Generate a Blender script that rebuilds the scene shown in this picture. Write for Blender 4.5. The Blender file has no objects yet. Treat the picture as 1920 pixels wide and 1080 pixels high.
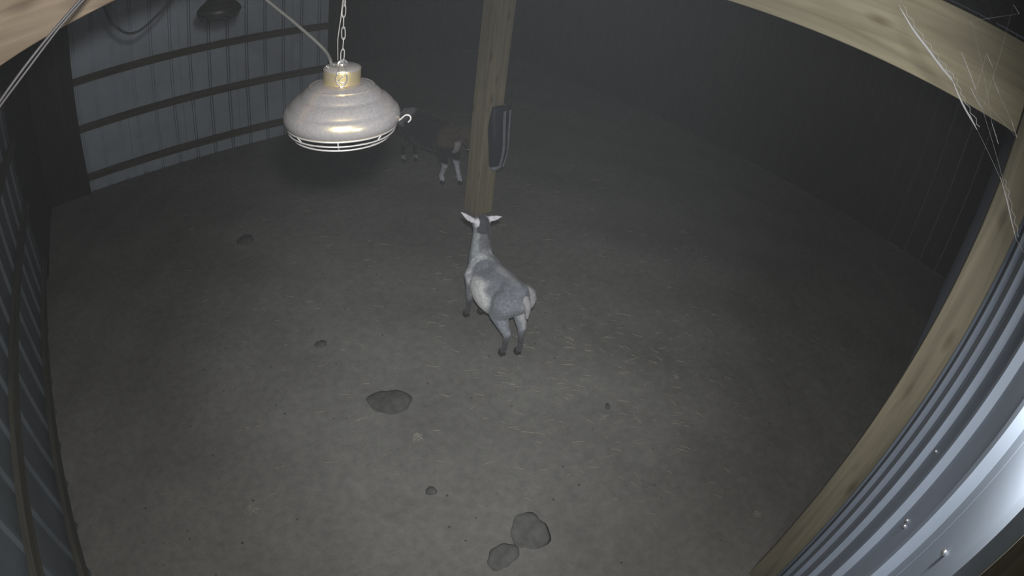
import bpy, bmesh, math, random
import numpy as np
from mathutils import Vector, Matrix
random.seed(7)
C = bpy.context.scene.collection
SC = bpy.context.scene

# ------------------------------------------------------------------ camera
# the camera hangs in the corner of the barn; world origin is the lens, moved up to the height H over the floor
H = 2.75
FPX, KD, YAW, PIT, ROLL = 1090.3, 0.0723, 0.78238, 0.62251, 0.13797
cd = bpy.data.cameras.new('camera')
cam = bpy.data.objects.new('camera', cd)
C.objects.link(cam)
cy_, sy_ = math.cos(YAW), math.sin(YAW)
F = Vector((sy_*math.cos(PIT), cy_*math.cos(PIT), -math.sin(PIT)))
R0 = Vector((cy_, -sy_, 0)); U0 = R0.cross(F)
RR = math.cos(ROLL)*R0 + math.sin(ROLL)*U0
UU = -math.sin(ROLL)*R0 + math.cos(ROLL)*U0
m = Matrix.Identity(4)
for i in range(3):
    m[i][0], m[i][1], m[i][2] = RR[i], UU[i], -F[i]
m.translation = Vector((0, 0, H))
cam.matrix_world = m
cd.type = 'PANO'
cd.panorama_type = 'FISHEYE_LENS_POLYNOMIAL'
cd.sensor_width = 36.0
cd.fisheye_fov = math.radians(180)
kmm = 1920/36.0/FPX
cd.fisheye_polynomial_k0 = 0.0
cd.fisheye_polynomial_k1 = -kmm
cd.fisheye_polynomial_k2 = 0.0
cd.fisheye_polynomial_k3 = -KD*kmm**3
cd.fisheye_polynomial_k4 = 0.0
cd.clip_start = 0.01
cd.clip_end = 60
SC.camera = cam

# ------------------------------------------------------------------ world, lights, exposure
w = bpy.data.worlds.new('night'); SC.world = w; w.use_nodes = True
w.node_tree.nodes['Background'].inputs[0].default_value = (0.02, 0.024, 0.03, 1)
w.node_tree.nodes['Background'].inputs[1].default_value = 1.0
SC.view_settings.view_transform = 'Standard'
SC.view_settings.look = 'None'
SC.view_settings.gamma = 1.0
SC.view_settings.use_curve_mapping = False
SC.view_settings.exposure = 0.0

def light(name, kind, loc, energy, color, radius=0.03, target=None, angle=None, blend=0.6):
    d = bpy.data.lights.new(name, kind)
    d.energy = energy; d.color = color; d.shadow_soft_size = radius
    if kind == 'SPOT':
        d.spot_size = math.radians(angle); d.spot_blend = blend
    o = bpy.data.objects.new(name, d); C.objects.link(o); o.location = loc
    if target is not None:
        o.rotation_euler = (Vector(target)-Vector(loc)).to_track_quat('-Z', 'Y').to_euler()
    return o
# the flood lamp of the security camera, beside the lens, and its hot inner beam
light('camera_flood', 'SPOT', (0.05, 0.03, H+0.10), 112, (1.0, 0.985, 0.96), 0.035, (1.15, 2.13, H-1.4), 140, 0.35)
light('camera_beam', 'SPOT', (0.05, 0.03, H+0.10), 170, (0.96, 0.98, 1.0), 0.03, (1.95, 2.3, 0.3), 66, 1.0)
# a bare bulb on the right wall just behind the lens
light('wall_bulb', 'POINT', (0.63, -0.205, H-0.20), 10, (1.0, 0.97, 0.90), 0.03)

# ------------------------------------------------------------------ materials
MATS = {}
def newmat(name):
    mt = bpy.data.materials.new(name); mt.use_nodes = True
    nt = mt.node_tree
    return mt, nt, nt.nodes['Principled BSDF']
def mat(name, col, rough=0.6, metal=0.0, var=0.15, scale=(8, 8, 8), bump=0.0, detail=6, col2=None, spec=0.5):
    if name in MATS: return MATS[name]
    mt, nt, bs = newmat(name)
    tc = nt.nodes.new('ShaderNodeTexCoord'); mp = nt.nodes.new('ShaderNodeMapping')
    mp.inputs['Scale'].default_value = scale
    nz = nt.nodes.new('ShaderNodeTexNoise'); nz.inputs['Scale'].default_value = 1.0
    nz.inputs['Detail'].default_value = detail; nz.inputs['Roughness'].default_value = 0.6
    nt.links.new(tc.outputs['Object'], mp.inputs[0]); nt.links.new(mp.outputs[0], nz.inputs['Vector'])
    rp = nt.nodes.new('ShaderNodeValToRGB')
    c2 = col2 if col2 else [min(1, c*(1+var)) for c in col]
    c1 = col if col2 else [c*(1-var) for c in col]
    rp.color_ramp.elements[0].position = 0.3; rp.color_ramp.elements[1].position = 0.7
    rp.color_ramp.elements[0].color = (*c1, 1); rp.color_ramp.elements[1].color = (*c2, 1)
    nt.links.new(nz.outputs[0], rp.inputs[0]); nt.links.new(rp.outputs[0], bs.inputs['Base Color'])
    bs.inputs['Roughness'].default_value = rough; bs.inputs['Metallic'].default_value = metal
    bs.inputs['Specular IOR Level'].default_value = spec
    if bump:
        b = nt.nodes.new('ShaderNodeBump'); b.inputs['Strength'].default_value = bump; b.inputs['Distance'].default_value = 0.01
        nt.links.new(nz.outputs[0], b.inputs['Height']); nt.links.new(b.outputs[0], bs.inputs['Normal'])
    MATS[name] = mt
    return mt
def woodmat(name, dark, lightc, axis='X', knots=True):
    if name in MATS: return MATS[name]
    mt, nt, bs = newmat(name)
    tc = nt.nodes.new('ShaderNodeTexCoord'); mp = nt.nodes.new('ShaderNodeMapping')
    s = [26, 26, 26]; s['XYZ'.index(axis)] = 1.6
    mp.inputs['Scale'].default_value = s
    nz = nt.nodes.new('ShaderNodeTexNoise'); nz.inputs['Detail'].default_value = 8; nz.inputs['Scale'].default_value = 1
    nz.inputs['Distortion'].default_value = 0.6
    nt.links.new(tc.outputs['Object'], mp.inputs[0]); nt.links.new(mp.outputs[0], nz.inputs['Vector'])
    rp = nt.nodes.new('ShaderNodeValToRGB')
    rp.color_ramp.elements[0].position = 0.32; rp.color_ramp.elements[1].position = 0.68
    rp.color_ramp.elements[0].color = (*dark, 1); rp.color_ramp.elements[1].color = (*lightc, 1)
    nt.links.new(nz.outputs[0], rp.inputs[0])
    out = rp.outputs[0]
    if knots:
        mp2 = nt.nodes.new('ShaderNodeMapping'); s2 = [9, 9, 9]; s2['XYZ'.index(axis)] = 3.0
        mp2.inputs['Scale'].default_value = s2
        vo = nt.nodes.new('ShaderNodeTexVoronoi'); vo.inputs['Scale'].default_value = 1
        nt.links.new(tc.outputs['Object'], mp2.inputs[0]); nt.links.new(mp2.outputs[0], vo.inputs['Vector'])
        r2 = nt.nodes.new('ShaderNodeValToRGB')
        r2.color_ramp.elements[0].position = 0.05; r2.color_ramp.elements[1].position = 0.22
        r2.color_ramp.elements[0].color = (0.35, 0.27, 0.22, 1); r2.color_ramp.elements[1].color = (1, 1, 1, 1)
        nt.links.new(vo.outputs['Distance'], r2.inputs[0])
        mx = nt.nodes.new('ShaderNodeMixRGB'); mx.blend_type = 'MULTIPLY'; mx.inputs[0].default_value = 0.7
        nt.links.new(out, mx.inputs[1]); nt.links.new(r2.outputs[0], mx.inputs[2]); out = mx.outputs[0]
    nt.links.new(out, bs.inputs['Base Color'])
    bs.inputs['Roughness'].default_value = 0.75
    b = nt.nodes.new('ShaderNodeBump'); b.inputs['Strength'].default_value = 0.25; b.inputs['Distance'].default_value = 0.004
    nt.links.new(nz.outputs[0], b.inputs['Height']); nt.links.new(b.outputs[0], bs.inputs['Normal'])
    MATS[name] = mt
    return mt

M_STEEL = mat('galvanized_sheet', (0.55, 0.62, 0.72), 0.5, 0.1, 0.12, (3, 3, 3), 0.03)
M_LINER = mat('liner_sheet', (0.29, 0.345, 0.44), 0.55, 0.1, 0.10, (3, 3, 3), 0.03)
M_STEELD = mat('dark_sheet', (0.13, 0.15, 0.17), 0.7, 0.1, 0.18, (3, 3, 3), 0.03)  # ribbed siding in a darker tone, used on the left wall
M_GIRT = woodmat('girt_wood', (0.06, 0.055, 0.038), (0.12, 0.11, 0.075), 'X', False)
M_GIRTY = woodmat('girt_wood_side', (0.06, 0.058, 0.05), (0.11, 0.105, 0.085), 'Y', False)
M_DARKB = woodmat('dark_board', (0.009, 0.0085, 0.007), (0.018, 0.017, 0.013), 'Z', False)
M_POST = woodmat('post_wood', (0.21, 0.18, 0.11), (0.36, 0.31, 0.19), 'Z')
M_RPOST = woodmat('right_post_wood', (0.16, 0.145, 0.10), (0.28, 0.25, 0.175), 'Z')
M_BEAMX = woodmat('rafter_wood', (0.115, 0.08, 0.05), (0.21, 0.165, 0.11), 'X')
M_BEAMY = woodmat('header_wood', (0.21, 0.185, 0.12), (0.33, 0.30, 0.20), 'Y')
M_ROOF = mat('roof_sheet', (0.05, 0.055, 0.06), 0.7, 0.2, 0.15)
M_CHROME = mat('bright_wire', (0.75, 0.76, 0.78), 0.2, 0.9, 0.05)
M_WIRE = mat('zinc_wire', (0.30, 0.29, 0.28), 0.5, 0.4, 0.1)
M_CORD = mat('grey_cord', (0.05, 0.05, 0.047), 0.7, 0, 0.15)
M_CABLE = mat('grey_cable', (0.05, 0.047, 0.05), 0.5, 0.0, 0.2, spec=0.4)
M_BLACK = mat('black_plastic', (0.02, 0.02, 0.02), 0.5, 0, 0.2)
M_DLAMP = mat('dark_painted_metal', (0.03, 0.032, 0.03), 0.45, 0.2, 0.2)
M_GLASS = mat('unlit_bulb', (0.35, 0.06, 0.05), 0.15, 0, 0.05)
M_BAG = mat('navy_plastic', (0.016, 0.02, 0.035), 0.55, 0, 0.3, (6, 6, 6), 0.3)
M_STRAP = mat('pale_strap', (0.26, 0.27, 0.31), 0.7, 0, 0.25, (20, 20, 20))
M_STRAW = mat('straw', (0.40, 0.37, 0.27), 0.8, 0, 0.3, (30, 30, 30))
M_DUNG = mat('dark_dung', (0.11, 0.11, 0.102), 0.95, 0, 0.35, (14, 14, 14), 0.5)
M_DAMP = mat('damp_dung', (0.155, 0.155, 0.148), 0.95, 0, 0.3, (14, 14, 14), 0.4)
M_WISP = mat('pale_hay', (0.36, 0.34, 0.30), 0.9, 0, 0.3, (30, 30, 30), 0.4)
M_WEB = mat('dusty_web', (0.17, 0.17, 0.17), 0.9, 0, 0.1)
M_HOOF = mat('horn', (0.045, 0.04, 0.038), 0.5, 0, 0.3, (20, 20, 20))
M_EYE = mat('goat_eye', (0.02, 0.015, 0.01), 0.1, 0, 0.1)

def floor_mat():
    mt, nt, bs = newmat('packed_dirt')
    tc = nt.nodes.new('ShaderNodeTexCoord')
    def noise(sc, det, rough=0.6):
        n = nt.nodes.new('ShaderNodeTexNoise'); n.inputs['Scale'].default_value = sc
        n.inputs['Detail'].default_value = det; n.inputs['Roughness'].default_value = rough
        nt.links.new(tc.outputs['Object'], n.inputs['Vector']); return n
    a = noise(0.9, 5); b = noise(16, 8, 0.7); c = noise(70, 6, 0.8)
    r1 = nt.nodes.new('ShaderNodeValToRGB')
    r1.color_ramp.elements[0].position = 0.3; r1.color_ramp.elements[1].position = 0.7
    r1.color_ramp.elements[0].color = (0.238, 0.233, 0.222, 1); r1.color_ramp.elements[1].color = (0.345, 0.34, 0.325, 1)
    nt.links.new(a.outputs[0], r1.inputs[0])
    r2 = nt.nodes.new('ShaderNodeValToRGB')
    r2.color_ramp.elements[0].position = 0.3; r2.color_ramp.elements[1].position = 0.75
    r2.color_ramp.elements[0].color = (0.72, 0.72, 0.72, 1); r2.color_ramp.elements[1].color = (1.18, 1.16, 1.12, 1)
    nt.links.new(b.outputs[0], r2.inputs[0])
    mx = nt.nodes.new('ShaderNodeMixRGB'); mx.blend_type = 'MULTIPLY'; mx.inputs[0].default_value = 0.8
    nt.links.new(r1.outputs[0], mx.inputs[1]); nt.links.new(r2.outputs[0], mx.inputs[2])
    nt.links.new(mx.outputs[0], bs.inputs['Base Color'])
    bs.inputs['Roughness'].default_value = 0.95; bs.inputs['Specular IOR Level'].default_value = 0.15
    bp = nt.nodes.new('ShaderNodeBump'); bp.inputs['Strength'].default_value = 0.5; bp.inputs['Distance'].default_value = 0.02
    nt.links.new(c.outputs[0], bp.inputs['Height']); nt.links.new(bp.outputs[0], bs.inputs['Normal'])
    return mt
M_FLOOR = floor_mat()
def fur_mat(name):
    mt, nt, bs = newmat(name)
    at = nt.nodes.new('ShaderNodeAttribute'); at.attribute_name = 'coat'
    tc = nt.nodes.new('ShaderNodeTexCoord')
    n = nt.nodes.new('ShaderNodeTexNoise'); n.inputs['Scale'].default_value = 60; n.inputs['Detail'].default_value = 6
    nt.links.new(tc.outputs['Object'], n.inputs['Vector'])
    rp = nt.nodes.new('ShaderNodeValToRGB')
    rp.color_ramp.elements[0].position = 0.3; rp.color_ramp.elements[1].position = 0.7
    rp.color_ramp.elements[0].color = (0.72, 0.72, 0.72, 1); rp.color_ramp.elements[1].color = (1.2, 1.2, 1.2, 1)
    nt.links.new(n.outputs[0], rp.inputs[0])
    mx = nt.nodes.new('ShaderNodeMixRGB'); mx.blend_type = 'MULTIPLY'; mx.inputs[0].default_value = 1
    nt.links.new(at.outputs['Color'], mx.inputs[1]); nt.links.new(rp.outputs[0], mx.inputs[2])
    nt.links.new(mx.outputs[0], bs.inputs['Base Color'])
    bs.inputs['Roughness'].default_value = 0.85; bs.inputs['Sheen Weight'].default_value = 0.15
    b = nt.nodes.new('ShaderNodeBump'); b.inputs['Strength'].default_value = 0.4; b.inputs['Distance'].default_value = 0.008
    nt.links.new(n.outputs[0], b.inputs['Height']); nt.links.new(b.outputs[0], bs.inputs['Normal'])
    return mt
M_FUR = fur_mat('goat_coat')
def dusty_brass(name, dust, cover, rough):
    mt, nt, bs = newmat(name)
    bs.inputs['Base Color'].default_value = (0.80, 0.62, 0.25, 1); bs.inputs['Metallic'].default_value = 1; bs.inputs['Roughness'].default_value = rough
    df = nt.nodes.new('ShaderNodeBsdfDiffuse')
    tc = nt.nodes.new('ShaderNodeTexCoord'); n = nt.nodes.new('ShaderNodeTexNoise')
    n.inputs['Scale'].default_value = 160; n.inputs['Detail'].default_value = 5
    nt.links.new(tc.outputs['Object'], n.inputs['Vector'])
    rp = nt.nodes.new('ShaderNodeValToRGB')
    rp.color_ramp.elements[0].position = 0.3; rp.color_ramp.elements[1].position = 0.6
    rp.color_ramp.elements[0].color = (cover-0.07,)*3+(1,); rp.color_ramp.elements[1].color = (min(1, cover+0.05),)*3+(1,)
    nt.links.new(n.outputs[0], rp.inputs[0])
    df.inputs['Color'].default_value = (*dust, 1)
    mx = nt.nodes.new('ShaderNodeMixShader'); nt.links.new(rp.outputs[0], mx.inputs[0])
    nt.links.new(bs.outputs[0], mx.inputs[1]); nt.links.new(df.outputs[0], mx.inputs[2])
    bp = nt.nodes.new('ShaderNodeBump'); bp.inputs['Strength'].default_value = 0.12; bp.inputs['Distance'].default_value = 0.002
    nt.links.new(n.outputs[0], bp.inputs['Height']); nt.links.new(bp.outputs[0], bs.inputs['Normal'])
    nt.links.new(mx.outputs[0], nt.nodes['Material Output'].inputs['Surface'])
    return mt
M_ALU = dusty_brass('dusty_shade_metal', (0.20, 0.192, 0.198), 0.58, 0.24)
M_GOLD = dusty_brass('dusty_brass_collar', (0.20, 0.17, 0.11), 0.6, 0.34)

# ------------------------------------------------------------------ helpers
def tag(o, label=None, cat=None, group=None, kind=None):
    if label: o['label'] = label
    if cat: o['category'] = cat
    if group: o['group'] = group
    if kind: o['kind'] = kind
    return o
def empty(name, loc, rz=0.0, **kw):
    o = bpy.data.objects.new(name, None); C.objects.link(o)
    o.empty_display_size = 0.1
    o.location = loc; o.rotation_euler = (0, 0, rz)
    return tag(o, **kw)
def link(name, me, parent=None, loc=None):
    o = bpy.data.objects.new(name, me); C.objects.link(o)
    if parent is not None: o.parent = parent
    if loc is not None: o.location = loc
    return o
class MB:
    def __init__(s, org=(0, 0, 0)): s.v = []; s.f = []; s.org = Vector(org)
    def add(s, vs, fs):
        k = len(s.v); s.v += [tuple(Vector(v)-s.org) for v in vs]; s.f += [tuple(i+k for i in f) for f in fs]
        return s
    def hexa(s, p):   # 8 points: bottom ring of 4, top ring of 4
        return s.add(p, [(3, 2, 1, 0), (4, 5, 6, 7), (0, 1, 5, 4), (1, 2, 6, 5), (2, 3, 7, 6), (3, 0, 4, 7)])
    def box(s, a, b):
        (x0, y0, z0), (x1, y1, z1) = a, b
        return s.hexa([(x0, y0, z0), (x1, y0, z0), (x1, y1, z0), (x0, y1, z0), (x0, y0, z1), (x1, y0, z1), (x1, y1, z1), (x0, y1, z1)])
    def tube(s, pts, r, n=8, closed=False, cap=True):
        pts = [Vector(p) for p in pts]; N = len(pts)
        rs = r if hasattr(r, '__len__') else [r]*N
        vs = []; prev = None
        for i, p in enumerate(pts):
            a = pts[(i-1) % N] if (closed or i > 0) else p
            b = pts[(i+1) % N] if (closed or i < N-1) else p
            t = (b-a).normalized()
            if prev is None:
                prev = t.orthogonal().normalized()
            u = (prev - t*prev.dot(t)).normalized(); prev = u
            w_ = t.cross(u)
            for k in range(n):
                an = 2*math.pi*k/n
                vs.append(p + rs[i]*(math.cos(an)*u+math.sin(an)*w_))
        fs = []
        for i in range(N if closed else N-1):
            j = (i+1) % N
            for k in range(n):
                k2 = (k+1) % n
                fs.append((i*n+k, i*n+k2, j*n+k2, j*n+k))
        if cap and not closed:
            fs.append(tuple(range(n-1, -1, -1))); fs.append(tuple((N-1)*n+k for k in range(n)))
        return s.add(vs, fs)
    def lathe(s, prof, c=(0, 0, 0), n=48, cap0=False, cap1=False):
        vs = []; fs = []; N = len(prof)
        for (r, z) in prof:
            for k in range(n):
                an = 2*math.pi*k/n
                vs.append((c[0]+r*math.cos(an), c[1]+r*math.sin(an), c[2]+z))
        for i in range(N-1):
            for k in range(n):
                k2 = (k+1) % n
                fs.append((i*n+k, i*n+k2, (i+1)*n+k2, (i+1)*n+k))
        if cap0: fs.append(tuple(range(n-1, -1, -1)))
        if cap1: fs.append(tuple((N-1)*n+k for k in range(n)))
        return s.add(vs, fs)
    def ball(s, c, r, n=12, k=8, squash=(1, 1, 1)):
        prof = [(max(1e-4, math.sin(math.pi*i/k)), -math.cos(math.pi*i/k)) for i in range(k+1)]
        vs = []; fs = []
        for (a, z) in prof:
            for j in range(n):
                an = 2*math.pi*j/n
                vs.append((c[0]+r*squash[0]*a*math.cos(an), c[1]+r*squash[1]*a*math.sin(an), c[2]+r*squash[2]*z))
        for i in range(k):
            for j in range(n):
                j2 = (j+1) % n
                fs.append((i*n+j, i*n+j2, (i+1)*n+j2, (i+1)*n+j))
        return s.add(vs, fs)
    def mesh(s, name, m_, smooth=False):
        me = bpy.data.meshes.new(name); me.from_pydata(s.v, [], s.f); me.update()
        bm = bmesh.new(); bm.from_mesh(me)
        bmesh.ops.recalc_face_normals(bm, faces=bm.faces); bm.to_mesh(me); bm.free()
        if smooth:
            for p in me.polygons: p.use_smooth = True
        me.materials.append(m_)
        return me
    def build(s, name, m_, parent=None, smooth=False, bevel=0.0):
        o = link(name, s.mesh(name, m_, smooth), parent)
        if bevel:
            b = o.modifiers.new('bevel', 'BEVEL'); b.width = bevel; b.segments = 2; b.limit_method = 'ANGLE'
        return o
def curve_pts(ctrl, n=8):
    P = [Vector(p) for p in ctrl]; P = [2*P[0]-P[1]]+P+[2*P[-1]-P[-2]]
    out = []
    for i in range(1, len(P)-2):
        for k in range(n):
            t = k/n; a, b, c, d = P[i-1], P[i], P[i+1], P[i+2]
            out.append(0.5*((2*b)+(c-a)*t+(2*a-5*b+4*c-d)*t*t+(-a+3*b-3*c+d)*t**3))
    out.append(P[-2]); return out
def lens(p):   # a measured point relative to the lens -> world
    return Vector((p[0], p[1], p[2]+H))

# ------------------------------------------------------------------ the barn
LX, RY, BY, FX, RZ = -1.05, -0.27, 6.92, 8.0, 3.55     # left wall, right wall, back wall, far wall, roof
def sheet_profile(u0, u1, ribs, d, minor=0.006):
    pts = [(u0, 0.0)]
    for (c, wd, k) in sorted(ribs):
        dd = d if k else minor
        if c-wd < u0 or c+wd > u1: continue
        e_ = 0.92 if wd < 0.008 else 0.45
        pts += [(c-wd, 0), (c-wd*e_, dd), (c+wd*e_, dd), (c+wd, 0)]
    return pts+[(u1, 0)]
def corrugated(name, parent, m_, u0, u1, ribs, z0, z1, place, d=-0.022):
    """A ribbed sheet: outline along u, pushed out by v, swept from z0 to z1, 2 mm thick."""
    pr = sheet_profile(u0, u1, ribs, d, d*0.35)
    n = len(pr); vs = []; fs = []
    for t in (0.0, -0.002):
        for z in (z0, z1):
            for (u, v) in pr: vs.append(place(u, v+t, z))
    for i in range(n-1):
        fs += [(i, i+1, n+i+1, n+i), (2*n+i+1, 2*n+i, 3*n+i, 3*n+i+1)]
    for k in (0, 1):
        for i in range(n-1): fs.append((k*n+i, k*n+i+1, (k+2)*n+i+1, (k+2)*n+i))
    fs += [(0, n, 3*n, 2*n), (n-1, 2*n-1, 4*n-1, 3*n-1)]
    return MB().add(vs, fs).build(name, m_, parent)

# floor: uneven packed dirt
NX, NY = 150, 130
vs = []
def fz(x, y):
    return 0.010*math.sin(1.3*x+0.7*y)+0.008*math.sin(2.9*x-2.1*y+1)+0.006*math.sin(5.3*x+4.1*y)+0.004*math.sin(9.7*x-7.3*y+2)-0.014
for j in range(NY+1):
    for i in range(NX+1):
        x = LX-0.1+(FX+0.2-LX)*i/NX; y = RY-0.1+(BY+3.2-RY)*j/NY
        vs.append((x, y, fz(x, y)+random.uniform(-0.004, 0.004)))
fs = [(j*(NX+1)+i, j*(NX+1)+i+1, (j+1)*(NX+1)+i+1, (j+1)*(NX+1)+i) for j in range(NY) for i in range(NX)]
fl = MB().add(vs, fs).build('floor', M_FLOOR, None, True); tag(fl, 'packed brown dirt floor of the barn', kind='structure')

# back wall: ribbed steel between x=-0.41 and 2.95 with three girts, dark boards left and right of it
wb = empty('wall_back', (0, BY, 0), kind='structure', label='grey ribbed metal back wall with three wooden girts')
ribs = [(-0.14+0.2475*i+s_*0.015, 0.0065, 1) for i in range(-2, 13) for s_ in (1, -1)]
edges = [-0.43, 0.23, 0.97, 1.71, 2.46, 3.0]
for a, b in zip(edges[:-1], edges[1:]):
    corrugated('metal_panel', wb, M_STEEL, a, b-0.003, ribs, 0.0, RZ, lambda u, v, z: (u, v, z), d=0.055)
for zc, hh in ((1.41, 0.045), (0.825, 0.045), (0.20, 0.045), (3.1, 0.045)):
    MB().box((-0.43, -0.042, zc-hh), (2.97, -0.002, zc+hh)).build('girt', M_GIRT, wb, bevel=0.003)
for i in range(3):
    x0 = LX+0.03+i*0.2
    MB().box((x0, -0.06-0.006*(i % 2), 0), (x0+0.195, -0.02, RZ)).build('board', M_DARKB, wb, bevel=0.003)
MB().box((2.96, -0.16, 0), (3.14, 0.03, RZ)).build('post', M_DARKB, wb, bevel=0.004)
# beyond the bay the building is deeper and dark
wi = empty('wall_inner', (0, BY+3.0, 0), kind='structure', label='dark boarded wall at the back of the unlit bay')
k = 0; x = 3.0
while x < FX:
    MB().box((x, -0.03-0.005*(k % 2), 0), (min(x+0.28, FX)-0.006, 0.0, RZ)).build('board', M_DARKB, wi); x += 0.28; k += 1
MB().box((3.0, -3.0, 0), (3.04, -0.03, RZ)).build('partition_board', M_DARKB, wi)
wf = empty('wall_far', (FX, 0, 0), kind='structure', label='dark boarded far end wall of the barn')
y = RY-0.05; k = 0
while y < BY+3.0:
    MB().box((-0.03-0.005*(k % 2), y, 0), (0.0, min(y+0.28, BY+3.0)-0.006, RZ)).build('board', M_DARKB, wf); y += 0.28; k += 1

# left wall: ribbed steel, girts on its face
wl = empty('wall_left', (LX, 0, 0), kind='structure', label='grey ribbed metal left wall with long wooden girts')
lr = [(3.95-0.34*i, 0.03, 1) for i in range(-8, 14)]
edges = [-0.35, 0.72, 1.74, 2.76, 3.78, 4.46, 5.16]
for a, b in zip(edges[:-1], edges[1:]):
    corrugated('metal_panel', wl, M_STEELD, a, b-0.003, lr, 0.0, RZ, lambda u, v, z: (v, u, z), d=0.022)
for zc in (1.41, 0.825, 0.20):
    MB().box((0.024, -0.3, zc-0.045), (0.064, 5.15, zc+0.045)).build('girt', M_GIRTY, wl, bevel=0.003)

for i in range(8):
    y0 = 5.17+i*0.212
    MB().box((0.0, y0, 0), (0.03+0.005*(i % 2), y0+0.207, RZ)).build('board', M_DARKB, wl, bevel=0.003)
# right wall: ribbed liner close beside the lens
wr = empty('wall_right', (0, RY, 0), kind='structure', label='bright ribbed metal wall on the right beside the camera')
rr = []
for i in range(-4, 26):
    c = 0.82+0.275*i
    rr.append((c, 0.030, 1))
edges = [-1.05]+[0.75+0.825*i for i in range(-1, 9)]+[FX-0.04]
for a, b in zip(edges[:-1], edges[1:]):
    corrugated('metal_panel', wr, M_LINER, a, b-0.003, rr, 0.0, RZ, lambda u, v, z: (u, v, z), d=0.020)
# screws in the sheets
for (sx, sz) in ((0.97, 1.93), (0.99, 1.93), (0.66, 2.2), (1.27, 1.93)):
    MB().ball((sx, 0.004, sz), 0.006, 8, 6).build('screw', M_CHROME, wr, True)
tag(MB().box((0.25, RY+0.021, 0), (0.365, RY+0.08, RZ)).build('trim_1', M_RPOST, None, bevel=0.004), 'wooden stud on the right wall nearest the camera', kind='structure')

# behind the camera: the corner is closed by the left and right wall; roof
ro = empty('ceiling', (0, 0, RZ), kind='structure', label='dark metal roof of the barn')
x = LX-0.05
while x < FX:
    x1 = min(x+0.914, FX)
    corrugated('metal_panel', ro, M_ROOF, x, x1-0.003, [(x+0.15+0.305*i, 0.03, 1) for i in range(3)], RY-0.05, BY+3.0, lambda u, v, z: (u, z, 0.02+v), d=0.02); x += 0.914
for y in (0.3, 1.17, 2.3, 3.46, 4.7, 6.0, 7.8):
    MB().box((LX, y-0.02, -0.11), (FX, y+0.02, -0.006)).build('purlin', M_GIRT, ro)

# posts and beams
tag(MB().box((3.17, 3.82, -0.05), (3.37, 4.02, RZ-0.11)).build('trim_2', M_POST, None, bevel=0.006), 'square wooden post standing in the middle of the barn', kind='structure')
tag(MB().box((2.09, RY+0.022, -0.05), (2.23, RY+0.16, RZ-0.11)).build('trim_3', M_RPOST, None, bevel=0.005), 'wooden post standing against the right metal wall', kind='structure')
hb = MB().box((2.10, RY+0.165, H-0.113), (2.14, BY-0.2, H+0.20)).build('trim_4', M_BEAMY, None, bevel=0.004)
tag(hb, 'wooden header beam crossing the top right corner', kind='structure')
def rafter():
    mb = MB()
    x0, x1 = LX+0.07, 2.09
    bot = lambda x: H-0.118+0.205*x-0.03*x*x if x < 0.2 else H-0.118+0.205*0.2-0.0012+0.193*(x-0.2)
    xs = [x0+(x1-x0)*i/12 for i in range(13)]
    vs = []; fs = []
    for x in xs:
        b = bot(x)
        vs += [(x, 1.50, b), (x, 1.54, b), (x, 1.54, b+0.28), (x, 1.50, b+0.28)]
    for i in range(12):
        for k in range(4):
            fs.append((4*i+k, 4*i+(k+1) % 4, 4*i+4+(k+1) % 4, 4*i+4+k))
    fs += [(3, 2, 1, 0), (48, 49, 50, 51)]
    return mb.add(vs, fs).build('trim_5', M_BEAMX, None, bevel=0.004)
tag(rafter(), 'knotty brown wooden rafter crossing the top left corner', kind='structure')

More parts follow.
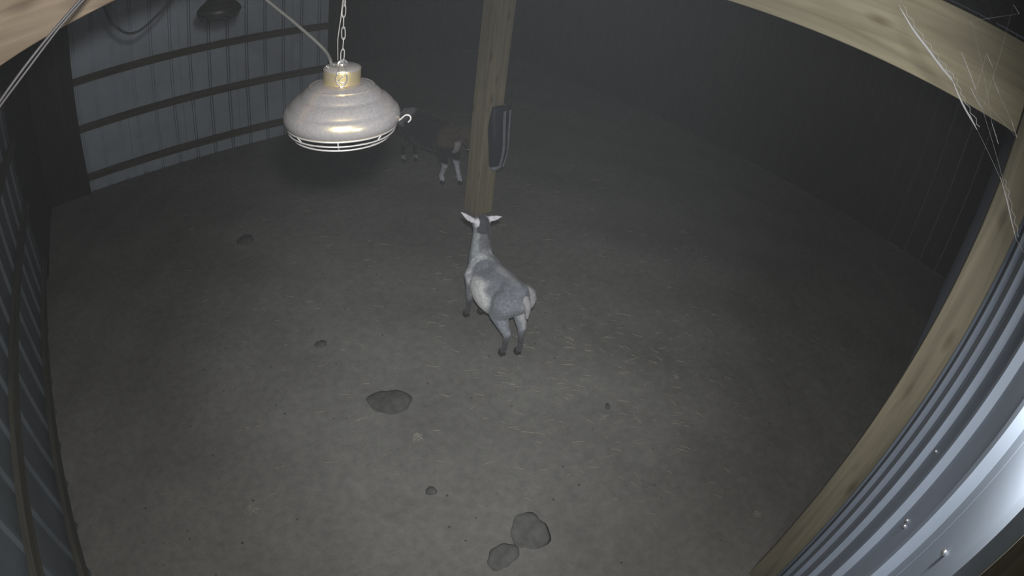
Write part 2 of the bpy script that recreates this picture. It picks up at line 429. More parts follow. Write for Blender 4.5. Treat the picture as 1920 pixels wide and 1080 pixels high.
# ------------------------------------------------------------------ heat lamps
R = 0.140
SHADE = [(0.30, 0.60), (0.36, 0.605), (0.44, 0.585), (0.52, 0.545), (0.60, 0.49), (0.655, 0.44), (0.685, 0.405), (0.695, 0.385),
         (0.725, 0.375), (0.79, 0.335), (0.85, 0.28), (0.895, 0.225), (0.91, 0.195), (0.93, 0.188), (0.965, 0.150), (0.99, 0.09), (1.0, 0.04),
         (0.997, -0.01), (0.98, -0.06), (0.95, -0.105), (0.935, -0.115)]
def heat_lamp(name, loc, tilt, label, shade_m, cap_m, wire_m, bulb=True, clip=True):
    t = empty(name, loc, 0, label=label, cat='heat lamp')
    t.rotation_euler = tilt
    # two faint grooves pressed into the dome
    pr = []
    for (r, z) in SHADE:
        pr.append((r*R, z*R))
    inner = [((r-0.012)*R, (z-0.012)*R) for (r, z) in reversed(SHADE)]
    MB().lathe(pr+inner, n=72).build('lamp_shade', shade_m, t, True)
    MB().tube([(0.545*R*math.cos(a), 0.545*R*math.sin(a), 0.532*R) for a in [2*math.pi*i/48 for i in range(48)]], 0.0022, 6, True).build('shade_bead', shade_m, t, True)
    MB().tube([(0.94*R*math.cos(a), 0.94*R*math.sin(a), -0.115*R) for a in [2*math.pi*i/64 for i in range(64)]], 0.0026, 6, True).build('rolled_rim', wire_m, t, True)
    cap = MB().lathe([(0.0001, 0.895), (0.20, 0.89), (0.285, 0.875), (0.308, 0.85), (0.313, 0.80), (0.313, 0.56)], n=48)
    cap.v = [(x*R, y*R, z*R) for (x, y, z) in cap.v]
    c = cap.build('collar', cap_m, t, True)
    lid = MB().lathe([(0.0001, 0.905), (0.22, 0.900), (0.30, 0.868), (0.316, 0.845), (0.316, 0.825)], n=48)
    lid.v = [(x*R, y*R, z*R) for (x, y, z) in lid.v]
    lid.build('collar_top', M_ALU if clip else cap_m, c, True)
    # lug that takes the chain
    MB().tube([(0.012*math.cos(a), 0, 0.905*R+0.010*math.sin(a)) for a in [math.pi*i/10 for i in range(11)]], 0.0022, 6).build('hanging_loop', M_CHROME if clip else wire_m, t, True)
    # wire guard
    g = empty('wire_guard', (0, 0, 0)); g.parent = t
    for (r, z, th) in ((0.915, -0.205, 0.0019), (0.84, -0.30, 0.0021), (0.55, -0.36, 0.0019), (0.2, -0.385, 0.0017)):
        MB().tube([(r*R*math.cos(a), r*R*math.sin(a), z*R) for a in [2*math.pi*i/48 for i in range(48)]], th, 6, True).build('guard_ring', wire_m, g, True)
    for q in range(4):
        an = math.pi*q/4+0.3; pts = []
        for i in range(-10, 11):
            s_ = i/10; pts.append((s_*0.95*R*math.cos(an), s_*0.95*R*math.sin(an), R*(-0.39+0.27*abs(s_)**6)))
        MB().tube(pts, 0.0016, 6).build('guard_wire', wire_m, g, True)
    an = math.radians(-38)
    ca, sa = math.cos(an), math.sin(an)
    pts = curve_pts([(0.90*R*ca, 0.90*R*sa, -0.085*R), (1.0*R*ca, 1.0*R*sa, -0.03*R), (1.09*R*ca, 1.09*R*sa, 0.055*R), (1.16*R*ca, 1.16*R*sa, 0.05*R), (1.18*R*ca, 1.18*R*sa, -0.01*R), (1.14*R*ca, 1.14*R*sa, -0.07*R)], 5)
    MB().tube(pts, 0.0021, 6).build('guard_hook', wire_m, t, True)
    if bulb:
        b = MB().lathe([(0.0001, -0.16), (0.20, -0.14), (0.32, -0.05), (0.36, 0.06), (0.30, 0.2), (0.16, 0.38), (0.12, 0.5)], n=24)
        b.v = [(x*R, y*R, z*R) for (x, y, z) in b.v]; b.build('bulb', M_GLASS, t, True)
    if clip:   # bright bent-wire spring clamp on the collar
        fr = math.atan2(-1.17, -0.54)   # side that faces the corner
        e1 = Vector((math.cos(fr), math.sin(fr), 0)); e2 = Vector((-e1.y, e1.x, 0))
        def P(a, b, c_): return e1*(a*R)+e2*(b*R)+Vector((0, 0, c_*R))
        cl = [P(0.02, 0, 0.93), P(0.20, 0.03, 0.915), P(0.312, 0.06, 0.86), P(0.325, 0.08, 0.72), P(0.33, 0.03, 0.62), P(0.345, -0.08, 0.575), P(0.345, 0.10, 0.575), P(0.33, -0.03, 0.62), P(0.325, -0.10, 0.74), P(0.312, -0.06, 0.86), P(0.20, -0.05, 0.915), P(0.03, -0.02, 0.93)]
        MB().tube(curve_pts(cl, 5), 0.0017, 6).build('spring_clamp', M_CHROME, t, True)
        MB().tube(curve_pts([P(0.318, 0.04, 0.80), P(0.322, -0.05, 0.70), P(0.326, 0.05, 0.66), P(0.33, -0.02, 0.60)], 5), 0.0013, 6).build('spring_clamp', M_CHROME, t, True)
        MB().tube(curve_pts([P(-0.02, -0.10, 0.905), P(0.06, -0.20, 0.905), P(0.15, -0.24, 0.90)], 5), 0.0022, 6).build('spring_clamp', M_CHROME, t, True)
        MB().tube(curve_pts([P(-0.10, -0.14, 0.905), P(-0.02, -0.22, 0.90), P(0.05, -0.27, 0.89)], 5), 0.0018, 6).build('spring_clamp', M_CHROME, t, True)
        MB().ball(P(0.02, 0.0, 0.905), 0.011, 12, 8, (1, 1, 0.7)).build('clamp_nut', M_CHROME, t, True)
    return t
LP = Vector((0.5405, 1.178, -0.452+H))
vd = Vector((0.54, 1.17, -0.43)).normalized()
tq = Matrix.Rotation(math.radians(0.5), 3, vd).to_euler()
lamp = heat_lamp('heat_lamp', LP, tq, 'dusty aluminium heat lamp with brass collar hanging from a chain', M_ALU, M_GOLD, M_WIRE)
inv = lamp.matrix_basis.inverted()
def cord_part(pts, r, parent, m_, name='power_cord'):
    pi = parent.matrix_basis.inverted()
    mb = MB(); mb.tube([pi @ Vector(p) for p in curve_pts(pts, 8)], r, 8)
    return mb.build(name, m_, parent, True)
top = lamp.matrix_basis @ Vector((-0.03, 0.0, 0.885*R))
D = 1.34
cord_part([top, lens(Vector((0.387, 0.890, -0.238))*D*0.985), lens(Vector((0.377, 0.90, -0.215))*D), lens(Vector((0.335, 0.925, -0.168))*D), lens(Vector((0.289, 0.950, -0.121))*D), lens(Vector((0.20, 0.975, -0.03))*D), lens(Vector((0.02, 1.0, 0.17))*D), lens((-0.12, 1.497, 0.42))], 0.0042, lamp, M_CORD)

# the chain
tp = lamp.matrix_basis @ Vector((0, 0, 0.905*R+0.010))
ch = empty('chain', tp, 0, label='thin steel link chain that holds up the aluminium heat lamp', cat='chain')
lk = MB(); pts = []
for i in range(16):
    a = 2*math.pi*i/16
    pts.append((0.0042*math.cos(a), 0, 0.0125*math.sin(a)+(0.003 if math.sin(a) > 0 else -0.003)))
lme = lk.tube(pts, 0.00125, 6, True).mesh('link', M_WIRE, True)
n = int((RZ-0.11-tp.z)/0.0262)
for i in range(n):
    o = link('link', lme, ch, (0.0006*math.sin(i*1.3), 0.0005*math.cos(i), 0.012+i*0.0262))
    o.rotation_euler = (0.05*math.sin(i*2.1), 0.04*math.cos(i*1.7), (math.pi/2 if i % 2 else 0)+0.25*math.sin(i*0.9)-0.6)
# the loose double strand of the chain end beside it
MB().tube([(-0.010, 0.004, 0.0), (-0.0115, 0.004, 0.05), (-0.006, 0.003, 0.10), (-0.003, 0.002, 0.15)], 0.0012, 6).build('loose_tail', M_WIRE, ch, True)

l2 = lens(Vector((0.2085, 0.970, -0.129))*3.55)
lamp2 = heat_lamp('heat_lamp', l2, (0, 0, 0.4), 'dark unlit heat lamp hanging further back at the top edge', M_DLAMP, M_DLAMP, M_DLAMP, clip=False)
cord_part([l2+Vector((0, 0, 0.9*R)), l2+Vector((0, 0, 0.35)), l2+Vector((0, 0.02, RZ-0.1-l2.z))], 0.004, lamp2, M_BLACK, 'hanging_cord')
# sagging cord left of it
sg = [lens(Vector(p)*3.5) for p in ((-0.02, 0.985, 0.02), (0.012, 0.992, -0.095), (0.030, 0.991, -0.122), (0.048, 0.991, -0.1355), (0.070, 0.989, -0.135), (0.098, 0.988, -0.118), (0.121, 0.988, -0.098), (0.16, 0.985, -0.05), (0.21, 0.97, 0.10))]
sc_ = MB().tube(curve_pts(sg, 6), 0.0075, 8).build('sagging_cord', M_BLACK, None, True)
tag(sc_, 'dark cord sagging in a loop at the top left of the metal wall', 'cord')

# twin cable crossing the rafter
cb = empty('twin_cable', lens((-0.14, 1.18, -0.137)), 0, label='pair of grey cables slanting across the rafter at top left', cat='cable')
A = Vector((-0.239, 1.158, -0.208)); B = Vector((-0.044, 1.198, -0.067)); dd = B-A
for k, off in enumerate((Vector((0, 0, 0)), Vector((0.008, 0, -0.0035)))):
    P = []
    for i in range(-26, 45):
        t = i/6.0
        p = A+dd*t+off*(1+0.25*math.sin(i*0.9))
        p.z += 0.012*math.sin(t*0.8) if t > 1 else 0
        if t > 1: p.y -= 0.04*(t-1)
        if LX+0.03 < p.x and p.z < RZ-H-0.105: P.append(lens(p)-cb.location)
    MB().tube(P, 0.0034-0.0006*k, 8).build('cable_strand', M_CABLE, cb, True)

# ------------------------------------------------------------------ bag on the post
bg = empty('hanging_bag', (3.285, 3.80, 0.53), 0, label='dark navy plastic bag with two pale strips hung on the middle post', cat='bag')
def bag_body():
    vs = []; fs = []; nu, nz = 12, 14
    for j in range(nz+1):
        t = j/nz; z = 0.02+0.59*t
        hw = 0.105*(1-0.28*(1-t)**2) ; dp = 0.030+0.045*math.sin(math.pi*min(1, t*1.05))*(1-0.35*t)
        for i in range(nu):
            a = 2*math.pi*i/nu
            x = hw*math.copysign(abs(math.cos(a))**0.6, math.cos(a)); y = dp*math.copysign(abs(math.sin(a))**0.7, math.sin(a))
            vs.append((x+0.012*math.sin(5*t+1), -0.055+y+0.004*math.sin(9*t+3*a), z))
    for j in range(nz):
        for i in range(nu):
            i2 = (i+1) % nu; fs.append((j*nu+i, j*nu+i2, (j+1)*nu+i2, (j+1)*nu+i))
    fs += [tuple(range(nu-1, -1, -1)), tuple(nz*nu+i for i in range(nu))]
    return MB().add(vs, fs)
bag_body().build('bag_body', M_BAG, bg, True)
for sx, wd in ((0.012, 0.014), (0.082, 0.012)):
    pts = []
    mb = MB(); vs = []; fs = []
    for j in range(15):
        t = j/14; z = 0.0+0.575*t
        dp = 0.030+0.045*math.sin(math.pi*min(1, (z-0.02)/0.59*1.05 if z > 0.02 else 0))*(1-0.35*t)+0.006
        hw = (1-0.28*(1-t)**2)
        cx = sx*hw+0.012*math.sin(5*t+1); yy = -0.055-dp*(0.98 if sx < 0.05 else 0.72)
        vs += [(cx-wd, yy, z), (cx+wd, yy, z), (cx+wd, yy-0.004, z), (cx-wd, yy-0.004, z)]
    for j in range(14):
        for k in range(4): fs.append((4*j+k, 4*j+(k+1) % 4, 4*j+4+(k+1) % 4, 4*j+4+k))
    fs += [(3, 2, 1, 0), (56, 57, 58, 59)]
    mb.add(vs, fs).build('strip', M_STRAP, bg)
MB().tube(curve_pts([(-0.085, -0.05, 0.60), (-0.07, -0.02, 0.66), (-0.06, 0.018, 0.685), (-0.03, -0.02, 0.66), (0.06, -0.05, 0.605)], 5), 0.004, 6).build('hanging_string', M_STRAP, bg, True)
MB().ball((0.0, -0.055, -0.005), 0.05, 10, 6, (1.0, 0.7, 0.6)).build('frayed_end', M_STRAP, bg, True)

# ------------------------------------------------------------------ goats
def capsule(bm, p0, r0, p1, r1, n=14):
    p0, p1 = Vector(p0), Vector(p1)
    d = p1-p0
    for k in range(max(2, int(d.length/(0.35*min(r0, r1)))+1)+1):
        K = max(2, int(d.length/(0.35*min(r0, r1)))+1)
        t = k/K
        bmesh.ops.create_icosphere(bm, subdivisions=2, radius=r0+(r1-r0)*t, matrix=Matrix.Translation(p0.lerp(p1, t)))
def ellipsoid(bm, c, r, rot=(0, 0, 0)):
    from mathutils import Euler
    M = Matrix.Translation(c) @ Euler(rot).to_matrix().to_4x4() @ Matrix.Diagonal((*r, 1))
    bmesh.ops.create_icosphere(bm, subdivisions=3, radius=1, matrix=M)
def goat(name, loc, rz, scale, coat, head, label, vox=0.0075):
    """x forward, y left, z up; the body is one closed skin, hooves and eyes are parts."""
    t = empty(name, loc, rz, label=label, cat='goat')
    bm = bmesh.new()
    ellipsoid(bm, (0.15, 0, 0.43), (0.17, 0.125, 0.165))
    ellipsoid(bm, (-0.02, 0.012, 0.405), (0.25, 0.172, 0.165))
    ellipsoid(bm, (-0.19, 0, 0.465), (0.145, 0.112, 0.125), (0, 0.15, 0))
    ellipsoid(bm, (0.15, 0, 0.54), (0.11, 0.055, 0.065))
    capsule(bm, (-0.24, 0, 0.555), 0.045, (0.14, 0, 0.565), 0.04)
    ellipsoid(bm, (-0.25, 0.0, 0.535), (0.07, 0.075, 0.055))
    # neck and head
    P, Mz, ear = head['poll'], head['muzzle'], head['ears']
    nb = (0.22, 0, 0.50)
    mid = Vector(nb).lerp(Vector(P), 0.5)+Vector((0.01, 0, -0.01))
    capsule(bm, nb, 0.098, mid, 0.070); capsule(bm, mid, 0.070, P, 0.056)
    capsule(bm, (0.24, 0, 0.44), 0.07, mid, 0.05)
    P, Mz = Vector(P), Vector(Mz); hd = (Mz-P).normalized()
    side = Vector((-hd.y, hd.x, 0)).normalized(); up = hd.cross(side)*-1
    if up.z < 0: up = -up
    jaw = P+hd*0.06-up*0.025
    ellB = P+hd*0.035
    bmesh.ops.create_icosphere(bm, subdivisions=3, radius=0.066, matrix=Matrix.Translation(ellB))
    capsule(bm, ellB, 0.060, P.lerp(Mz, 0.62), 0.043); capsule(bm, P.lerp(Mz, 0.62), 0.042, Mz, 0.031)
    capsule(bm, jaw, 0.042, Mz-up*0.012, 0.024)
    capsule(bm, Mz-up*0.03-hd*0.02, 0.014, Mz-up*0.085-hd*0.035, 0.005)      # beard
    for s in (1, -1):
        capsule(bm, P+hd*0.06+side*s*0.046+up*0.025, 0.016, P+hd*0.075+side*s*0.048+up*0.02, 0.014)  # brow
        e = [Vector(v) for v in ear[0 if s > 0 else 1]]
        for a, b, ra, rb in ((0, 1, 0.016, 0.024), (1, 2, 0.024, 0.022), (2, 3, 0.022, 0.007)):
            pa, pb = e[a], e[b]
            for q in range(9):
                c = pa.lerp(pb, q/8); r_ = ra+(rb-ra)*q/8
                dx = (pb-pa).normalized(); nz_ = dx.cross(hd).normalized()
                wz = nz_.cross(dx).normalized()
                Mx = Matrix((( dx.x, nz_.x, wz.x, c.x), (dx.y, nz_.y, wz.y, c.y), (dx.z, nz_.z, wz.z, c.z), (0, 0, 0, 1)))
                bmesh.ops.create_icosphere(bm, subdivisions=2, radius=1, matrix=Mx @ Matrix.Diagonal((0.016, r_, 0.0095, 1)))
    # legs
    for s in (1, -1):
        fx = 0.245+0.02*s*head.get('step', 0)
        capsule(bm, (0.19, 0.075*s, 0.42), 0.075, (0.21, 0.072*s, 0.31), 0.048)
        capsule(bm, (0.21, 0.072*s, 0.31), 0.048, (0.235, 0.065*s, 0.205), 0.029)
        bmesh.ops.create_icosphere(bm, subdivisions=2, radius=0.030, matrix=Matrix.Translation((0.237, 0.065*s, 0.20)))
        capsule(bm, (0.235, 0.065*s, 0.195), 0.024, (fx-0.005, 0.060*s, 0.075), 0.019)
        capsule(bm, (fx-0.005, 0.06*s, 0.075), 0.024, (fx+0.012, 0.06*s, 0.035), 0.022)
        hx = -0.262+0.02*s
        capsule(bm, (-0.215, 0.075*s, 0.45), 0.098, (-0.165, 0.090*s, 0.34), 0.068)
        capsule(bm, (-0.165, 0.090*s, 0.34), 0.066, (-0.265, 0.066*s, 0.215), 0.031)
        capsule(bm, (-0.285, 0.064*s, 0.232), 0.017, (-0.262, 0.064*s, 0.20), 0.028)
        capsule(bm, (-0.266, 0.064*s, 0.205), 0.027, (hx-0.004, 0.056*s, 0.075), 0.020)
        capsule(bm, (hx-0.004, 0.056*s, 0.075), 0.024, (hx+0.012, 0.056*s, 0.035), 0.022)
    capsule(bm, (-0.325, 0, 0.535), 0.030, (-0.365, 0, 0.49), 0.024)
    capsule(bm, (-0.365, 0, 0.49), 0.024, (-0.372, 0, 0.41), 0.012)
    sx, sy, sz = scale
    for v in bm.verts: v.co = Vector((v.co.x*sx, v.co.y*sy, v.co.z*sz))
    me0 = bpy.data.meshes.new('tmp'); bm.to_mesh(me0); bm.free()
    tmp = bpy.data.objects.new('tmp', me0); C.objects.link(tmp)
    rm = tmp.modifiers.new('r', 'REMESH'); rm.mode = 'VOXEL'; rm.voxel_size = vox; rm.adaptivity = 0
    sm = tmp.modifiers.new('s', 'SMOOTH'); sm.factor = 0.5; sm.iterations = 4
    dg = bpy.context.evaluated_depsgraph_get()
    me = bpy.data.meshes.new_from_object(tmp.evaluated_get(dg))
    bpy.data.objects.remove(tmp)
    N = len(me.vertices); co = np.empty(N*3, np.float32); me.vertices.foreach_get('co', co); co = co.reshape(-1, 3)/np.array(scale, np.float32)
    col = coat(co, {'P': np.array(P), 'M': np.array(Mz), 'side': np.array(side), 'hd': np.array(hd), 'ears': ear})
    ca = me.color_attributes.new('coat', 'FLOAT_COLOR', 'POINT')
    rgba = np.ones((N, 4), np.float32); rgba[:, :3] = col
    ca.data.foreach_set('color', rgba.ravel())
    for p in me.polygons: p.use_smooth = True
    me.materials.clear(); me.materials.append(M_FUR)
    link('body', me, t)
    S = Matrix.Diagonal((sx, sy, sz, 1))
    for s in (1, -1):
        for (hx, hy) in ((0.245+0.02*s*head.get('step', 0)+0.014, 0.060*s), (-0.262+0.02*s+0.014, 0.056*s)):
            mb = MB()
            for cl in (1, -1):   # two cloven claws
                c = (hx*sx, (hy+cl*0.011)*sy)
                ring = []
                for (z, k) in ((0.0, 1.0), (0.020, 0.95), (0.042, 0.72)):
                    for a in range(10):
                        an = 2*math.pi*a/10
                        ring.append((c[0]+k*0.025*math.cos(an)*(1.25 if math.cos(an) > 0 else 0.9), c[1]+k*0.0135*math.sin(an), z*sz))
                f = [(j*10+a, j*10+(a+1) % 10, (j+1)*10+(a+1) % 10, (j+1)*10+a) for j in range(2) for a in range(10)]
                f += [tuple(range(9, -1, -1)), tuple(20+a for a in range(10))]
                mb.add(ring, f)
            mb.build('hoof', M_HOOF, t, True)
        e = S @ (P+hd*0.075+side*s*0.055+up*0.012)
        MB().ball(e, 0.012, 12, 8).build('eye', M_EYE, t, True)
    return t
def sst(a, b, x): 
    q = np.clip((x-a)/(b-a), 0, 1); return q*q*(3-2*q)
def mixc(c, k, col): return c*(1-k[:, None])+np.array(col, np.float32)*k[:, None]
def wob(co, f, a):
    return a*(np.sin(co[:, 0]*f+1.3*co[:, 2]*f)+np.sin(co[:, 1]*f*1.3-co[:, 2]*f*0.7+2)+np.sin(co[:, 2]*f*1.7+co[:, 0]*f*0.5+4))/3
def coat_grey(co, h):
    x, y, z = co[:, 0]+wob(co, 34, 0.018), co[:, 1]+wob(co, 31, 0.018), co[:, 2]+wob(co, 37, 0.018)
    c = np.tile(np.array((0.33, 0.355, 0.40), np.float32), (len(co), 1))
    # darker saddle along the top of the barrel
    c = mixc(c, sst(0.44, 0.54, z)*(x < 0.2)*0.55, (0.19, 0.205, 0.23))
    # pale patch on the left flank
    k = sst(1.15, 0.7, np.sqrt(((x-0.015)/0.165)**2+((z-0.40)/0.125)**2))*sst(0.02, 0.07, y)
    c = mixc(c, k, (1.0, 1.0, 1.0))
    # white band along the shoulder and front of the barrel
    k = sst(0.045, 0.02, np.abs(x-(0.235-0.35*(z-0.40))))*(z > 0.30)*(z < 0.62)*(np.abs(y) > 0.02)
    c = mixc(c, k*0.9, (0.80, 0.80, 0.84))
    # pale spine edge, rump side and belly edge
    c = mixc(c, sst(0.585, 0.60, z)*(x < 0.25)*0.5, (0.5, 0.5, 0.52))
    c = mixc(c, sst(-0.21, -0.25, x)*sst(-0.035, -0.07, y)*(z > 0.24)*0.95, (0.60, 0.58, 0.60))
    c = mixc(c, (co[:, 0] < -0.33)*(np.abs(co[:, 1]) < 0.04)*0.8, (0.55, 0.54, 0.56))
    c = mixc(c, sst(0.285, 0.265, z)*(np.abs(x) < 0.19)*sst(0.20, 0.24, z)*0.8, (0.60, 0.60, 0.60))
    # neck: pale left side, dark nape
    nk = sst(0.52, 0.58, z)*(x > 0.17)
    q = 0.62*(co[:, 0]-(0.22+0.17*(co[:, 2]-0.5)))+0.77*co[:, 1]+wob(co, 40, 0.008)
    c = mixc(c, nk*sst(0.0, 0.03, q), (0.46, 0.50, 0.51))
    c = mixc(c, nk*sst(0.022, -0.002, q)*sst(0.56, 0.64, z)*0.8, (0.15, 0.16, 0.175))
    # head dark on top, cheeks pale
    d = co-h['P']; al = d@h['hd']; sd = d@h['side']
    hdm = ((np.linalg.norm(d, axis=1) < 0.24) & (z > h['P'][2]-0.06-0.9*np.clip(al, 0, 1)) & (al > -0.09))
    c = mixc(c, hdm*1.0, (0.075, 0.08, 0.09))
    c = mixc(c, hdm*sst(0.03, 0.045, np.abs(sd))*(sd > 0)*0.7, (0.5, 0.5, 0.54))
    # ears white
    for e in h['ears']:
        a, b = np.array(e[1]), np.array(e[3])
        tt = np.clip(((co-a)@(b-a))/((b-a)@(b-a)), -0.35, 1)
        dist = np.linalg.norm(co-(a+tt[:, None]*(b-a)), axis=1)
        c = mixc(c, sst(0.036, 0.030, dist), (0.95, 0.93, 1.0))
    # legs darken to the feet
    c = mixc(c, sst(0.24, 0.15, z), (0.085, 0.085, 0.09))
    return c
ears1 = (((0.275, 0.040, 0.805), (0.278, 0.072, 0.822), (0.290, 0.112, 0.850), (0.300, 0.150, 0.884)),
         ((0.285, -0.045, 0.800), (0.272, -0.074, 0.806), (0.250, -0.104, 0.816), (0.230, -0.134, 0.828)))
goat('goat', (2.205, 2.365, 0.0), math.radians(84), (0.97, 0.95, 1), coat_grey,
     {'poll': (0.27, -0.005, 0.79), 'muzzle': (0.405, -0.075, 0.655), 'ears': ears1, 'step': 0.6},
     'grey goat with white ears and pale flank standing in the middle facing away')
def coat_dark(co, h):
    x, y, z = co[:, 0]+wob(co, 30, 0.02), co[:, 1]+wob(co, 27, 0.02), co[:, 2]+wob(co, 33, 0.02)
    c = np.tile(np.array((0.022, 0.020, 0.022), np.float32), (len(co), 1))
    c = mixc(c, sst(-0.15, -0.22, x)*sst(0.44, 0.50, z)*0.9, (0.55, 0.56, 0.60))
    c = mixc(c, sst(0.16, 0.22, x)*sst(0.38, 0.44, z)*0.9, (0.115, 0.085, 0.058))
    d = co-h['P']; al = d@h['hd']; sd = d@h['side']
    c = mixc(c, (al > 0.05)*(np.linalg.norm(d, axis=1) < 0.25)*sst(0.03, 0.018, np.abs(sd)), (0.42, 0.40, 0.42))
    c = mixc(c, sst(0.24, 0.20, z)*(x > 0.1), (0.55, 0.56, 0.62))
    c = mixc(c, sst(0.09, 0.06, z)*(x < 0), (0.30, 0.30, 0.32))
    return c
ears2 = (((0.36, 0.045, 0.60), (0.35, 0.075, 0.61), (0.34, 0.115, 0.605), (0.33, 0.15, 0.59)),
         ((0.36, -0.045, 0.60), (0.35, -0.075, 0.61), (0.34, -0.115, 0.605), (0.33, -0.15, 0.59)))
goat('goat', (3.33, 4.90, 0.0), math.radians(-84), (1.45, 1.25, 1.12), coat_dark,
     {'poll': (0.36, 0.0, 0.585), 'muzzle': (0.455, 0.03, 0.425), 'ears': ears2, 'step': 2.0},
     'dark goat with white front socks standing behind the wooden post', 0.009)

# ------------------------------------------------------------------ things on the floor
def mound(name, x, y, rx, ry, h, seed, m_, label, cat, rz=0.0):
    rnd = random.Random(seed); vs = []; fs = []; n, k = 28, 6
    ph = [rnd.uniform(0, 6.28) for _ in range(4)]
    for j in range(k+1):
        t = j/k
        for i in range(n):
            a = 2*math.pi*i/n
            q = 1+0.09*math.sin(2*a+ph[0])+0.07*math.sin(3*a+ph[1])+0.04*math.sin(7*a+ph[2])
            rr_ = (1-t*0.97)*q
            zz = h*(1-(1-t)**2.2)+0.05*h*math.sin(5*a+ph[3])*math.sin(math.pi*t)+rnd.uniform(-0.05, 0.05)*h*(t > 0)
            lx, ly = rx*rr_*math.cos(a), ry*rr_*math.sin(a)
            vs.append((lx*math.cos(rz)-ly*math.sin(rz), lx*math.sin(rz)+ly*math.cos(rz), zz-0.012*(t == 0)))
    for j in range(k):
        for i in range(n):
            i2 = (i+1) % n; fs.append((j*n+i, j*n+i2, (j+1)*n+i2, (j+1)*n+i))
    fs += [tuple(range(n-1, -1, -1)), tuple(k*n+i for i in range(n))]
    o = MB().add(vs, fs).build(name, m_, None, True); o.location = (x, y, fz(x, y)+0.004)
    return tag(o, label, cat)
mound('dung_mound', 1.235, 2.20, 0.148, 0.125, 0.035, 1, M_DUNG, 'large flat dark dung mound on the floor left below the grey goat', 'dung', -0.7)
mound('dung_mound', 1.335, 0.955, 0.135, 0.115, 0.012, 2, M_DAMP, 'dark flattened dung patch near the bottom edge, right one of the pair', 'dung', 0.5)
mound('dung_mound', 1.115, 0.915, 0.10, 0.08, 0.012, 3, M_DAMP, 'dark flattened dung patch near the bottom edge, left one of the pair', 'dung', 0.2)
mound('dung_clod', 2.41, 1.37, 0.030, 0.018, 0.020, 4, M_DUNG, 'small dark clod lying right of the grey goat on open floor', 'clod', 0.8)
mound('dung_clod', 1.06, 1.48, 0.035, 0.03, 0.02, 5, M_DUNG, 'small dark clod below the large flat dung mound', 'clod')
mound('dung_clod', 1.07, 4.62, 0.10, 0.09, 0.03, 6, M_DUNG, 'dark lump far left on the floor below the metal wall', 'clod')
mound('dung_clod', 1.10, 2.95, 0.05, 0.04, 0.015, 8, M_DUNG, 'small dark clod above and left of the large flat dung mound', 'clod')
def wisp(x, y, r, n, seed, label):
    rnd = random.Random(seed); mb = MB()
    for i in range(n):
        a = rnd.uniform(0, 6.28); d_ = r*math.sqrt(rnd.random())*0.6; b = rnd.uniform(0, 6.28); L = r*rnd.uniform(0.5, 0.9)
        p = Vector((d_*math.cos(a), d_*math.sin(a), rnd.uniform(0.004, 0.02)))
        q = Vector((math.cos(b), math.sin(b), rnd.uniform(-0.15, 0.15)))*L*0.5
        mb.tube([p-q, p+Vector((0, 0, 0.004)), p+q], 0.0022, 4)
    o = mb.build('hay_wisp', M_WISP, None); o.location = (x, y, fz(x, y)+0.008)
    tag(o, label, 'hay')
wisp(1.21, 1.835, 0.045, 40, 1, 'little pale hay wisp just below the large flat dung mound')
wisp(0.10, 1.87, 0.055, 46, 2, 'little pale hay wisp at the lower left of the floor')
wisp(3.02, 1.24, 0.03, 24, 3, 'little pale hay wisp on the floor right of the small clod')
wisp(2.46, 0.10, 0.04, 30, 4, 'little pale hay wisp beside the post on the right wall')

# loose straw trodden into the dirt: uncountable
mb = MB()
rnd = random.Random(11)
for i in range(560):
    if i < 300:
        x, y = rnd.gauss(2.55, 0.55), rnd.gauss(1.65, 0.55)
    else:
        x, y = rnd.uniform(0.1, 5.0), rnd.uniform(0.3, 5.5)
    if x < -0.8 or y < 0: continue
    if any((x-a)**2+(y-b)**2 < r**2 for a, b, r in ((1.235, 2.2, 0.21), (1.335, 0.955, 0.18), (1.13, 0.92, 0.15), (2.41, 1.37, 0.09), (1.06, 1.48, 0.1), (1.07, 4.62, 0.17), (1.1, 2.95, 0.11))): continue
    L = rnd.uniform(0.02, 0.085); a = rnd.gauss(-0.75, 0.7)
    p = Vector((x, y, fz(x, y)+0.007)); q = Vector((math.cos(a), math.sin(a), 0))*L*0.5; s_ = Vector((-q.y, q.x, 0)).normalized()*0.0013
    z = Vector((0, 0, 0.0025))
    mb.add([p-q-s_, p+q-s_, p+q+s_, p-q+s_, p-q+z, p+q+z], [(0, 1, 5, 4), (2, 3, 4, 5), (3, 0, 4), (1, 2, 5), (3, 2, 1, 0)])
tag(mb.build('straw_litter', M_STRAW, None), 'loose straw trodden into the dirt floor', 'straw', kind='stuff')
mb = MB()
for i in range(380):
    x, y = rnd.uniform(-0.8, 5.5), rnd.uniform(0.1, 6.0)
    r_ = rnd.uniform(0.003, 0.008)
    if any((x-a)**2+(y-b)**2 < r**2 for a, b, r in ((1.235, 2.2, 0.19), (1.335, 0.955, 0.16), (1.13, 0.92, 0.13), (2.41, 1.37, 0.06), (1.06, 1.48, 0.06), (1.07, 4.62, 0.14), (1.1, 2.95, 0.08))): continue
    mb.ball((x, y, fz(x, y)+r_*0.4), r_, 6, 4, (1, 1.2, 0.8))
tag(mb.build('dirt_crumbs', M_DUNG, None), 'dark crumbs and droppings scattered over the dirt floor', 'dirt', kind='stuff')

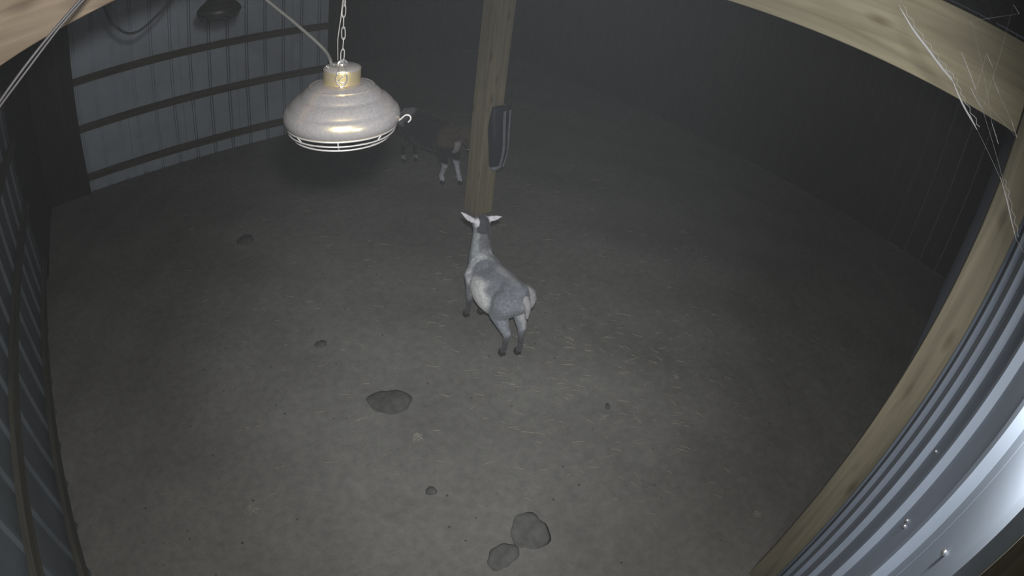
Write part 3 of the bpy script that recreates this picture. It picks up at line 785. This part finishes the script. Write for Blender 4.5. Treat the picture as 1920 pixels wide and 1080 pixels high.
# ------------------------------------------------------------------ cobwebs by the right-hand beam
mb = MB()
def webline(pts, r):
    P = [lens(Vector(p)) for p in pts]; mb.tube(curve_pts(P, 5), r, 5)
WEB = [
[(1.1733, 0.245, 0.0574), (1.1812, 0.2101, 0.0261), (1.1878, 0.1705, 0.0012), (1.1919, 0.1383, -0.0185), (1.195, 0.1033, -0.0364)] ,
[(1.195, 0.1039, -0.0344), (1.1958, 0.0814, -0.0581), (1.1961, 0.0568, -0.0782), (1.1955, 0.0227, -0.1011)] ,
[(1.1868, -0.0653, -0.1653), (1.1817, -0.0886, -0.1888), (1.1742, -0.116, -0.2188), (1.1662, -0.1423, -0.2443)] ,
[(1.1954, 0.1014, 0.0278), (1.1973, 0.0807, 0.0066), (1.1986, 0.0501, -0.028)] ,
[(1.1979, 0.0479, 0.0523), (1.1986, 0.039, 0.0429), (1.1992, 0.029, 0.0341)] ,
[(1.1998, 0.0174, 0.0076), (1.2, 0.01, -0.0001), (1.1999, 0.0, -0.0111)] ,
[(1.1984, -0.0417, -0.0453), (1.1975, -0.0525, -0.0567), (1.1961, -0.0656, -0.0702)] ,
[(1.198, 0.0621, -0.0307), (1.1983, 0.0447, -0.0451), (1.1983, 0.0249, -0.058)] ,
[(1.187, 0.0142, 0.1754), (1.1879, 0.0069, 0.17), (1.1889, -0.002, 0.1631)] ,
[(1.192, 0.0983, 0.0968), (1.1926, 0.0941, 0.0943), (1.1931, 0.0898, 0.0917)] ,
[(1.1977, -0.0043, -0.0739), (1.1967, -0.0173, -0.0877), (1.1951, -0.0313, -0.1033)] ,
]
for k, pts in enumerate(WEB):
    q = curve_pts([lens(Vector(p)) for p in pts], 5)
    mb.tube(q, [(0.0034, 0.0024, 0.0016)[k]*(0.35+0.65*math.sin(math.pi*(i+0.5)/len(q))) if k < 3 else 0.0008 for i in range(len(q))], 6)
    if k < 3:
        for d_ in (Vector((0.004, 0.006, 0.006)), Vector((-0.003, -0.004, 0.008))):
            mb.tube([p+d_*(1+0.4*math.sin(2.1*n_)) for n_, p in enumerate(q)], 0.0007, 5)
# hair-thin threads that tie the strands together and to the wall and roof
for a, b in zip(WEB[:-1], WEB[1:]): mb.tube([lens(a[-1]), lens(b[0])], 0.0003, 4)
mb.tube([lens(WEB[2][-1]), (1.17, RY+0.004, H-0.30)], 0.0004, 4)
mb.tube([lens(WEB[0][0]), (1.10, 0.30, RZ-0.11)], 0.0003, 4)
tag(mb.build('cobweb', M_WEB, None, True), 'dusty cobweb strands by the header beam at the top right', 'cobweb', kind='stuff')

# ------------------------------------------------------------------ dusty air
def haze():
    mt = bpy.data.materials.new('dusty_air'); mt.use_nodes = True; nt = mt.node_tree; nt.nodes.clear()
    o = nt.nodes.new('ShaderNodeOutputMaterial'); v = nt.nodes.new('ShaderNodeVolumeScatter')
    v.inputs['Color'].default_value = (0.93, 0.96, 1.0, 1); v.inputs['Density'].default_value = 0.0026; v.inputs['Anisotropy'].default_value = 0.0
    nt.links.new(v.outputs[0], o.inputs['Volume'])
    hz = MB().box((LX+0.1, RY+0.06, 0.06), (FX-0.1, BY-0.2, RZ-0.12)).build('dust_haze', mt, None)
    tag(hz, 'thin dusty haze filling the air of the barn', 'haze', kind='stuff')
haze()
